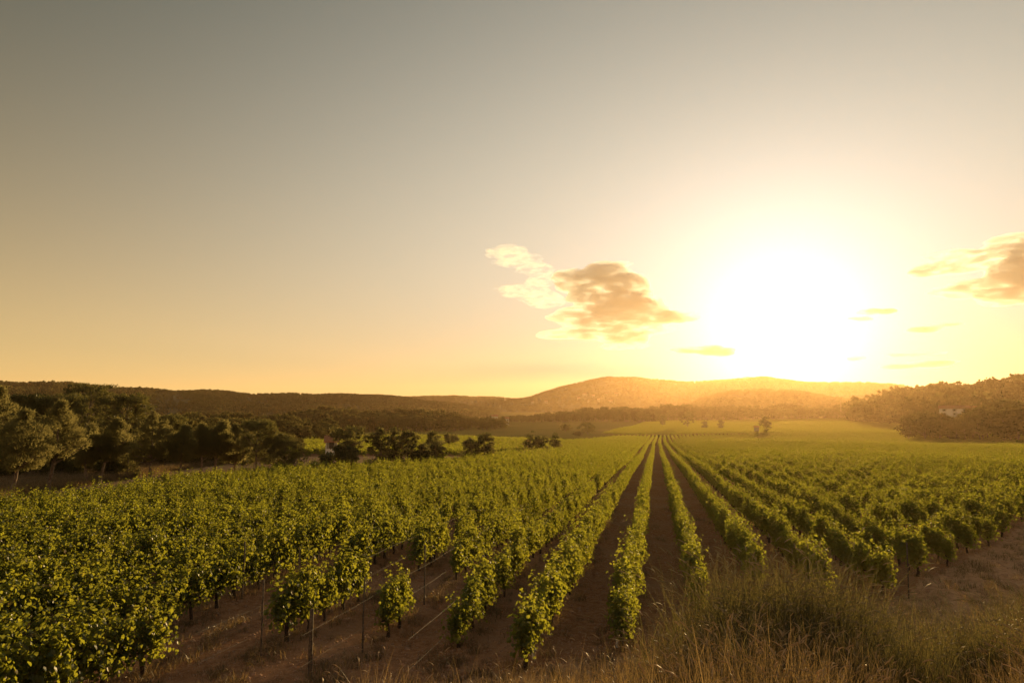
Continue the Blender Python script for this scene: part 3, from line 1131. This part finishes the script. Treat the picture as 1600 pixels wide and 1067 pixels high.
def hill(name, label, sky, d, w_front, w_back, tree_h, n_tree, seed, forest_label, base=-10.0, extra=0.0):
    rg = np.random.default_rng(seed)
    az_s, tan_s = zip(*[az_tan(px, py) for px, py in sky])
    az_s, tan_s = np.array(az_s), np.array(tan_s)
    a = np.linspace(az_s[0], az_s[-1], 220)
    rr = np.linspace(d - w_front, d + w_back, 60)

    def height(a_, r_):
        ztop = np.interp(a_, az_s, tan_s) * d - tree_h * .8
        f = smooth(d - w_front, d, r_) ** 0.9 * (1 - smooth(d, d + w_back, r_))
        fold = 1 + .10 * np.sin(a_ * 90 + r_ / 130.0) * (1 - f) + .06 * np.sin(a_ * 210 - r_ / 60.0) * (1 - f)
        edge = smooth(0, .03, a_ - az_s[0]) * smooth(0, .03, az_s[-1] - a_)
        return base - 6 + (np.maximum(ztop, base) - base + 6) * f * fold * (edge * .999 + .001)
    A, RR = np.meshgrid(a, rr)
    Z = height(A, RR) + rg.normal(0, .4, A.shape)
    mb = MB()
    nr, na = A.shape
    i = np.arange(nr - 1)[:, None] * na
    j = np.arange(na - 1)[None, :]
    q = np.stack([i + j, i + j + 1, i + na + j + 1, i + na + j], -1).reshape(-1, 4)
    mb.add(np.stack([RR * np.sin(A), RR * np.cos(A), Z], -1).reshape(-1, 3), q)
    o = link(name, mb.mesh(name, [M_HILL], True))
    tag(o, label, 'hill', kind='structure')
    n = n_tree
    ra = rg.uniform(az_s[0], az_s[-1], n)
    rd = np.concatenate([rg.uniform(d - w_front, d + 25, n - n // 5), rg.uniform(d - 60, d + 15, n // 5)])
    x, y = rd * np.sin(ra), rd * np.cos(ra)
    hz = height(ra, rd)
    patch = np.sin(x / 61 + 2 * np.sin(y / 97)) * np.sin(y / 73 + 1.7 * np.sin(x / 83)) + .5 * np.sin(x / 23 + y / 31)
    keep = (hz > terrain(x, y) - 1) & in_view(x, y, margin=80) & (rg.random(n) < np.clip(.75 + .8 * patch, .12, 1))
    x, y, hz, patch = x[keep], y[keep], hz[keep], patch[keep]
    n = len(x)
    s = tree_h / 9.0 * (np.clip(rg.lognormal(-.22, .30, n), .4, 1.5) if d < 1000 else rg.uniform(.5, 1.05, n))
    scatter('hill_forest', forest_label, 'forest', np.stack([x, y, hz - .5], 1), np.stack([np.zeros(n), np.zeros(n), rg.uniform(0, 6.28, n)], 1),
            np.stack([s * rg.uniform(.9, 1.4, n), s * rg.uniform(.9, 1.4, n), s * (1 + .22 * patch)], 1), rg.integers(0, 6, n), C_HILL)
    return height


hill('hill', 'long dark wooded ridge falling from the far left', [(-300, 590), (-60, 595), (0, 598), (100, 601), (200, 606), (330, 613), (400, 616), (500, 617), (560, 618), (620, 621), (660, 626), (720, 634), (800, 642)],
     1500, 800, 500, 9, 15000, 31, 'dark pine forest covering the long left ridge')
hill('hill', 'pale low ridge seen between the dark ridge and the sunlit hill', [(380, 626), (480, 622), (560, 620), (640, 620), (700, 619), (740, 619.5), (800, 622), (860, 624), (930, 628), (1000, 634)],
     2500, 900, 600, 9, 9000, 32, 'pale hazy forest on the low middle ridge')
H_C = hill('hill', 'broad sunlit hill with two humps under the sun', [(740, 634), (800, 626), (830, 620), (850, 612), (880, 604), (920, 595), (950, 590), (990, 590), (1040, 594), (1060, 597), (1090, 597.5), (1130, 595),
      (1160, 591), (1195, 590), (1230, 594), (1265, 599), (1300, 599), (1350, 598), (1390, 600), (1410, 603), (1440, 610), (1500, 620), (1560, 632)],
     2700, 1200, 700, 9, 16000, 33, 'golden hazy forest covering the broad two-humped hill')
hill('hill', 'faint lower spur in the glow in front of the broad hill', [(1060, 636), (1100, 622), (1150, 609), (1190, 607), (1240, 611), (1290, 618), (1340, 624), (1420, 636)],
     1500, 500, 400, 9, 5000, 34, 'faint forest on the lower spur in the glow')
H_R = hill('hill', 'dark wooded slope climbing to the right picture edge', [(1290, 650), (1330, 641), (1370, 631), (1400, 623), (1430, 617), (1455, 612), (1490, 609), (1530, 608), (1560, 605), (1600, 603), (1700, 598), (1900, 594), (2100, 602)],
           900, 420, 350, 11, 5200, 35, 'tall uneven trees covering the slope at the right')

# cypresses on the right slope
for i, (px_, top_, h_, d_) in enumerate(((1473, 615, 13, 700), (1452, 621, 11, 700), (1313, 619, 15, 760))):
    az, tt = az_tan(px_, top_)
    x, y = d_ * math.sin(az), d_ * math.cos(az)
    tb, cb = make_tree(980 + i, h_, 2.2, 'cypress', .03, n_clump=30, per=22, leaf=.6, clump=.5, narrow=.6, limbs=0)
    o = empty('cypress_tree', (x, y, tt * d_ - h_))
    link('trunk', tb.mesh('cypress_trunk', [M_BARK], True), o)
    link('crown', cb.mesh('cypress_crown', [M_BROAD]), o)
    tag(o, ['dark narrow cypress above the pale house on the right slope', 'shorter cypress left of the dark narrow one', 'thin lone cypress near the foot of the right slope'][i], 'tree',
        'cypresses on the wooded right slope')

# ------------------------------------------------------------------ houses


def house(kind, label, x, y, z, w, dep, h, rh, face=None, group=None, wins=2, mat=None):
    """gabled house: walls, tiled roof, windows, door; its front looks at the camera"""
    rz = face if face is not None else -math.atan2(x, y)
    o = empty(kind, (x, y, z), rz)
    mb = MB()
    mb.box((-w / 2, 0, -1.5), (w / 2, dep, h))
    mb.add([(-w / 2, 0, h), (-w / 2, dep, h), (-w / 2, dep / 2, h + rh)], [(0, 2, 1)])
    mb.add([(w / 2, 0, h), (w / 2, dep, h), (w / 2, dep / 2, h + rh)], [(0, 1, 2)])
    link('wall', mb.mesh('wall', [mat or M_RENDER]), o)
    rb = MB()
    e, t = .35, .16
    for s in (0, 1):
        y0, y1 = (-e, dep / 2) if s == 0 else (dep + e, dep / 2)
        z0, z1 = h - e * rh / (dep / 2), h + rh
        xs = w / 2 + .3
        v = [(-xs, y0, z0), (xs, y0, z0), (xs, y1, z1), (-xs, y1, z1), (-xs, y0, z0 + t), (xs, y0, z0 + t), (xs, y1, z1 + t), (-xs, y1, z1 + t)]
        f = [(0, 3, 2, 1), (4, 5, 6, 7), (0, 1, 5, 4), (1, 2, 6, 5), (2, 3, 7, 6), (3, 0, 4, 7)]
        rb.add(v, f)
    link('roof', rb.mesh('roof', [M_ROOF]), o)
    for k in range(wins):
        xw = (k + .5) / wins * w - w / 2
        for zf in ([.55] if h < 4 else [.22, .68]):
            wb = MB()
            wb.box((xw - .42, -.03, h * zf - .1), (xw + .42, -.004, h * zf + 1.0))
            wo = link('window', wb.mesh('window', [M_GLASS]), o)
            for x0, x1 in ((xw - .84, xw - .44), (xw + .44, xw + .84)):
                sb = MB()
                sb.box((x0, -.06, h * zf - .12), (x1, -.004, h * zf + 1.02))
                link('shutter', sb.mesh('shutter', [M_SHUT]), wo)
    tag(o, label, 'house', group)
    return o


x, y = at_depth(519.5, 124)
house('field_hut', 'small white field hut half hidden by the round-topped pine', x, y, T1(x, y), 2.0, 2.4, 2.7, .8, wins=1, mat=M_WHITE)
x, y = at_depth(773, 610)
house('farm_house', 'tall pale farmhouse half hidden in the tree belt', x, y, T1(x, y), 5.6, 7, 7.6, 1.4, mat=M_WHITE)
x, y = at_depth(791.5, 610)
house('farm_house', 'lower pale farmhouse right of the tall one in the tree belt', x, y, T1(x, y), 4.4, 6, 5.4, 1.3, mat=M_WHITE)
x, y = at_depth(1181, 418)
house('stone_hut', 'small hazy stone hut beside a lone tree under the sun', x, y, T1(x, y), 2.6, 3, 3.4, .6, wins=0, mat=M_STONE)
for px_, py_, w_, lab in ((1492, 651, 13.0, 'long pale house with tiled roof among the trees on the right'), (1519, 652, 4.0, 'small pale outbuilding right of the long house')):
    d_ = 412
    az, tt = az_tan(px_, py_)
    house('country_house', lab, d_ * math.sin(az), d_ * math.cos(az), tt * d_, w_, 7, 4.2, 1.3, wins=3 if w_ > 6 else 1, mat=M_WHITE)
VG = 'pale houses of the hillside hamlet'
for i, (px_, py_) in enumerate(((904, 623), (914, 617), (927, 619), (936, 626), (946, 616), (954, 628), (964, 617), (853, 628), (832, 629), (920, 627))):
    az, tt = az_tan(px_, py_ + 2)
    rs = np.linspace(1560, 2690, 400)
    hs = H_C(np.full(400, az), rs)
    hit = np.nonzero(hs > tt * rs)[0]
    q = hit[0] if len(hit) else 200
    house('village_house', 'pale %s house of the hillside hamlet, %s' % (['low', 'long', 'small', 'square', 'bright', 'wide', 'tall', 'lone', 'outlying', 'half-hidden'][i],
          ['at its left end', 'high on its left', 'in its upper middle', 'in its lower middle', 'highest of all', 'lowest on its right', 'at its upper right end', 'well left of the rest', 'farthest out to the left', 'low on its left'][i]),
          rs[q] * math.sin(az), rs[q] * math.cos(az), float(hs[q]) + 1.5, [9, 13, 9, 10, 11, 12, 14, 10, 9, 10][i], 9, [5, 5.5, 5, 6, 5, 5, 6.5, 5, 5, 5][i], 1.8, group=VG, wins=2)

# ------------------------------------------------------------------ clouds
CLOUD_D = 7000.0


def cloud_mat(name, dens, scale, thr=.42):
    m, N, L = material(name)
    tc = N.new('ShaderNodeTexCoord')
    mp = N.new('ShaderNodeMapping')
    mp.inputs['Scale'].default_value = (scale * .75, scale * .75, scale * 2.6)
    L.new(tc.outputs['Object'], mp.inputs[0])
    nz = N.new('ShaderNodeTexNoise')
    nz.inputs['Scale'].default_value = 1.0
    nz.inputs['Detail'].default_value = 9
    nz.inputs['Roughness'].default_value = .72
    L.new(mp.outputs[0], nz.inputs['Vector'])
    mr = N.new('ShaderNodeMapRange')
    mr.inputs[1].default_value = thr
    mr.inputs[2].default_value = thr + .18
    mr.inputs[3].default_value = 0.0
    mr.inputs[4].default_value = dens
    L.new(nz.outputs['Fac'], mr.inputs[0])
    v = N.new('ShaderNodeVolumePrincipled')
    v.inputs['Color'].default_value = (.84, .90, .98, 1)
    v.inputs['Anisotropy'].default_value = .35
    L.new(mr.outputs[0], v.inputs['Density'])
    out = N.new('ShaderNodeOutputMaterial')
    L.new(v.outputs[0], out.inputs['Volume'])
    return m


def cloud(label, blobs, seed, mat, voxel=14.0, thick=.55):
    """blobs: (px, py, rx px, ry px) of the cloud's lumps; built as one closed lump-shaped body"""
    rg = np.random.default_rng(seed)
    c0 = np.mean([b[:2] for b in blobs], 0)
    org = ray(*c0) * CLOUD_D
    mb = MB()
    import bmesh
    bm = bmesh.new()
    bmesh.ops.create_icosphere(bm, subdivisions=3, radius=1.0)
    sv_ = np.array([v.co[:] for v in bm.verts])
    sf = np.array([[v.index for v in f.verts] for f in bm.faces])
    bm.free()
    fw = unit(org[None, :] * np.array([1, 1, 0]))[0]
    rt = np.array([fw[1], -fw[0], 0])
    for px_, py_, rx, ry in blobs:
        c = ray(px_, py_) * CLOUD_D
        for k in range(4):
            oo = rg.normal(0, .30, 3)
            s = rg.uniform(.55, .85) if k else .9
            a, b_, cc = rx / F_PX * CLOUD_D, ry / F_PX * CLOUD_D, max(min(rx, ry) * 1.6, 3) / F_PX * CLOUD_D
            ctr = c + rt * oo[0] * a + fw * oo[1] * cc + np.array([0, 0, oo[2] * b_])
            vv = sv_ * (1 + .13 * np.sin(sv_ @ rg.normal(0, 3.2, 3) + 1)[:, None] + .1 * np.sin(sv_ @ rg.normal(0, 6, 3))[:, None])
            p = ctr + (vv[:, :1] * a * rt + vv[:, 1:2] * cc * fw + vv[:, 2:] * b_ * np.array([0, 0, 1])) * s
            mb.add(p - org, sf)
    tmp = bpy.data.objects.new('cloud_tmp', mb.mesh('cloud_tmp', [mat]))
    COL.objects.link(tmp)
    rm = tmp.modifiers.new('remesh', 'REMESH')
    rm.mode = 'VOXEL'
    rm.voxel_size = voxel
    dg = bpy.context.evaluated_depsgraph_get()
    me = bpy.data.meshes.new_from_object(tmp.evaluated_get(dg))
    bpy.data.objects.remove(tmp)
    me.materials.clear()
    me.materials.append(mat)
    o = link('cloud', me)
    o.location = org
    tag(o, label, 'cloud')
    return o


CM1 = cloud_mat('cloud_vapour', .026, .0080, .40)
CM3 = cloud_mat('cloud_streak', .028, .0085, .405)
CM4 = cloud_mat('cloud_low', .045, .0070, .36)
CM2 = cloud_mat('cloud_wisp', .0065, .0100, .455)
cloud('big orange-grey cloud with flat wide base left of the sun', [(915, 440, 42, 18), (965, 440, 50, 22), (990, 468, 48, 22), (935, 470, 50, 22), (960, 495, 105, 17), (900, 500, 66, 12), (1025, 494, 55, 11), (950, 512, 90, 12), (968, 527, 46, 12), (975, 539, 32, 7),
      (880, 432, 22, 9), (950, 415, 30, 6)], 41, CM1)
cloud('wispy pale cloud trailing up from the big cloud', [(790, 395, 34, 10), (810, 405, 38, 10), (835, 420, 34, 9), (810, 455, 40, 9), (845, 465, 38, 15), (850, 440, 24, 10)], 42, CM2, 16)
cloud('thin flat orange cloud low beside the glow', [(1080, 546, 30, 6), (1110, 547, 34, 7), (1135, 551, 20, 4)], 43, CM4, 12)
cloud('streaked cloud bank reaching in from the right picture edge', [(1460, 422, 36, 10), (1490, 415, 44, 9), (1540, 405, 60, 12), (1590, 395, 50, 14), (1560, 445, 60, 9), (1600, 450, 50, 14), (1500, 455, 40, 8), (1590, 375, 30, 8), (1650, 410, 60, 30)], 44, CM3, 16)
cloud('long thin cloud low over the right slope', [(1400, 573, 22, 4), (1435, 570, 34, 5), (1470, 566, 24, 3)], 45, CM4, 10)
cloud('small slanting cloud right of the sun', [(1445, 514, 22, 5), (1475, 508, 20, 3)], 46, CM4, 10)
cloud('tiny flat cloud just under the glow', [(1338, 559, 12, 3)], 47, CM4, 8)
cloud('thin pale streak above the long low cloud', [(1410, 554, 22, 3), (1440, 553, 18, 3)], 48, CM4, 8)
cloud('broken pale puffs at the edge of the glow', [(1360, 487, 16, 5), (1383, 487, 14, 5), (1350, 497, 14, 3)], 49, CM4, 9)

# ------------------------------------------------------------------ grass on the bank and weeds


def blade_tuft(seed, n, h0, h1, spread, lean, w, head=.25):
    rg = np.random.default_rng(seed)
    mb = MB()
    for i in range(n):
        h = rg.uniform(h0, h1)
        th = rg.uniform(0, 6.283)
        bx, by = rg.normal(0, spread, 2)
        ld = np.array([math.cos(th), math.sin(th)]) * lean * rg.uniform(.3, 1.3) * h
        t = np.array([0, .35, .7, 1.0])
        ctr = np.stack([bx + ld[0] * t ** 1.8, by + ld[1] * t ** 1.8, h * (t - .12 * lean * t ** 3)], 1)
        sd = np.array([-math.sin(th + rg.uniform(-1, 1)), math.cos(th), 0])
        ww = np.array([w, w * .85, w * .55, w * .12])[:, None] * rg.uniform(.7, 1.3)
        v = np.concatenate([ctr - sd * ww, ctr + sd * ww])
        f = [(k, k + 4, k + 5, k + 1) for k in range(3)]
        mb.add(v, f, 0, rg.uniform(.05, .9))
        if rg.random() < head:                          # seed head
            d = unit((ctr[3] - ctr[2])[None])[0]
            hl = rg.uniform(.045, .085)
            p = ctr[3] + d[None] * np.array([-.01, .3 * hl, .7 * hl, hl])[:, None] + np.array([ld[0], ld[1], -.3])[None] * (np.array([0, .02, .05, .09])[:, None])
            n0 = len(mb.tint)
            mb.tube(p, [.002, .0048, .0044, .001], 4, 0, False)
            mb.tint[-1][:] = .99
    return mb


grass_meshes = [blade_tuft(600 + i, 70, .25, .85, .14, .40, .0030, .20).mesh('grass_tuft', [M_GRASS]) for i in range(6)]
tuss_meshes = [blade_tuft(650 + i, 190, .35, 1.15, .22, .45, .0034, .22).mesh('tussock', [M_TUSS]) for i in range(4)]
weed_meshes = [blade_tuft(680 + i, 34, .05, .24, .12, .8, .005, .1).mesh('weed', [M_GRASS]) for i in range(4)]
C_GRASS = proto_collection('grass_tuft', grass_meshes)
C_TUSS = proto_collection('tussock', tuss_meshes)
C_WEED = proto_collection('weed', weed_meshes)


def bank_scatter():
    rg = np.random.default_rng(77)
    n = 9000
    d = np.sqrt(rg.uniform(3.8 ** 2, 15 ** 2, n))
    a = rg.uniform(-.95, .95, n)
    d0 = np.interp(a, BANK_A, BANK_D)
    dens = np.interp(a, [-.95, -.5, -.3, -.1, .2, .5, .95], [.05, .07, .11, .20, .5, .8, .9])
    keep = (d < d0 + 2.2 + rg.normal(0, .5, n)) & (rg.random(n) < dens)
    a, d = a[keep], d[keep]
    c, s = math.cos(YAW), math.sin(YAW)
    xc = a * d
    x, y = xc * c - d * s, xc * s + d * c
    z = terrain(x, y)
    n = len(x)
    tall = np.interp(a, [-.95, -.2, .1, .22, .3, .45, .55, .62, .75, .95], [.6, .8, .75, .95, 1.1, 1.0, .65, .6, .95, 1.0])
    sc_ = tall * rg.uniform(.7, 1.2, n)
    rot = np.stack([rg.normal(0, .10, n), rg.normal(0, .10, n), rg.uniform(0, 6.28, n)], 1)
    scatter('dry_grass', 'dry golden grass with pale seed heads on the bank', 'grass', np.stack([x, y, z - .02], 1), rot, np.repeat(sc_[:, None], 3, 1), rg.integers(0, 6, n), C_GRASS)
    # big tussocks
    P, S = [], []
    for px_, d_, k in ((1060, 8.6, 7), (1140, 9.0, 11), (1205, 9.3, 15), (1265, 9.3, 14), (1220, 8.3, 10), (1345, 9.0, 9), (1475, 8.4, 11), (1585, 10.6, 11), (1400, 7.4, 5), (1550, 7.9, 8), (1120, 7.4, 6)):
        for _ in range(k):
            aa = (px_ - 800) / F_PX + rg.normal(0, .022)
            d2 = d_ + rg.normal(0, .25)
            P.append((aa * d2 * c - d2 * s, aa * d2 * s + d2 * c))
            S.append(rg.uniform(.75, 1.15) * (1.42 if 1110 < px_ < 1290 and d_ > 8.5 else .95))
    P = np.array(P)
    n = len(P)
    S = np.array(S)[:, None]
    scatter('tussock_grass', 'thick dark green-brown grass tussocks on the right bank', 'grass', np.column_stack([P, terrain(P[:, 0], P[:, 1]) - .03]),
            np.stack([rg.normal(0, .1, n), rg.normal(0, .1, n), rg.uniform(0, 6.28, n)], 1), np.repeat(S, 3, 1), rg.integers(0, 4, n), C_TUSS)
    # weeds and straw between the rows and on the headland
    n = 14000
    d = 9 + 46 * rg.random(n) ** 1.4
    a = rg.uniform(-.85, .85, n)
    xc = a * d
    x, y = xc * c - d * s, xc * s + d * c
    off = ((x - ROW_X0) / ROW_D) % 1.0
    near_row = np.minimum(off, 1 - off) < .2
    vine = in_poly(x, y, near_poly)
    p = np.where(vine, np.where(near_row, .75, .12), .5)
    k = rg.random(n) < p
    x, y = x[k], y[k]
    n = len(x)
    scatter('dry_weeds', 'low dry weeds and straw on the vineyard soil', 'weeds', np.stack([x, y, terrain(x, y) - .01], 1),
            np.stack([np.zeros(n), np.zeros(n), rg.uniform(0, 6.28, n)], 1), np.repeat(rg.uniform(.5, 1.3, (n, 1)), 3, 1), rg.integers(0, 4, n), C_WEED)
    # scrubby dry grass under the pines
    n = 5000
    u = rg.uniform(-80, 430, n)
    dd_ = np.interp(u, [-80, 0, 200, 430], [56, 58, 78, 112]) + rg.uniform(0, 30, n)
    az = np.array([az_tan(q, 640)[0] for q in u])
    x, y = dd_ * np.sin(az), dd_ * np.cos(az)
    k = ~in_poly(x, y, near_poly)
    x, y = x[k], y[k]
    n = len(x)
    scatter('dry_scrub', 'rusty dry grass and scrub under the pines', 'scrub', np.stack([x, y, terrain(x, y) - .02], 1),
            np.stack([np.zeros(n), np.zeros(n), rg.uniform(0, 6.28, n)], 1), np.repeat(rg.uniform(.5, 1.1, (n, 1)), 3, 1) * np.array([[1.6, 1.6, 1.0]]), rg.integers(0, 6, n), C_GRASS)




def clods():
    import bmesh
    ms = []
    rg = np.random.default_rng(5)
    for q in range(4):
        bm = bmesh.new()
        bmesh.ops.create_icosphere(bm, subdivisions=1, radius=1.0)
        v = np.array([w.co[:] for w in bm.verts]) * rg.uniform(.65, 1.2, (len(bm.verts), 1)) * np.array([1, .8, .6])
        f = np.array([[w.index for w in p.verts] for p in bm.faces])
        bm.free()
        mb = MB()
        mb.add(v, f)
        ms.append(mb.mesh('clod', [M_CLOD]))
    n = 26000
    d = 10 + 40 * rg.random(n) ** 1.6
    a = rg.uniform(-.85, .85, n)
    c, s_ = math.cos(YAW), math.sin(YAW)
    xc = a * d
    x, y = xc * c - d * s_, xc * s_ + d * c
    z = terrain(x, y)
    sz = np.clip(rg.lognormal(-3.55, .5, n), .012, .10)
    scatter('soil_clods', 'loose clods and small stones on the red-brown soil', 'soil', np.stack([x, y, z + sz * .1], 1), rg.uniform(0, 6.28, (n, 3)) * np.array([.1, .1, 1]),
            np.repeat(sz[:, None], 3, 1), rg.integers(0, 4, n), proto_collection('clod', ms))


M_CLOD = noise_mat('clod_earth', (0.20, 0.11, 0.068), (0.48, 0.30, 0.20), 1.3, 1.0, 0.3)
clods()
bank_scatter()

# ------------------------------------------------------------------ haze


def build_haze():
    m, N, L = material('haze_air')
    v = N.new('ShaderNodeVolumePrincipled')
    v.inputs['Color'].default_value = (1.0, .68, .38, 1)
    v.inputs['Density'].default_value = 0.000072
    v.inputs['Anisotropy'].default_value = .69
    out = N.new('ShaderNodeOutputMaterial')
    L.new(v.outputs[0], out.inputs['Volume'])
    mb = MB()
    mb.box((-4750, -4750, -24), (4750, 4750, 175))
    o = link('haze', mb.mesh('haze', [m]))
    tag(o, 'golden evening haze lying over the valley', 'haze', kind='stuff')


build_haze()
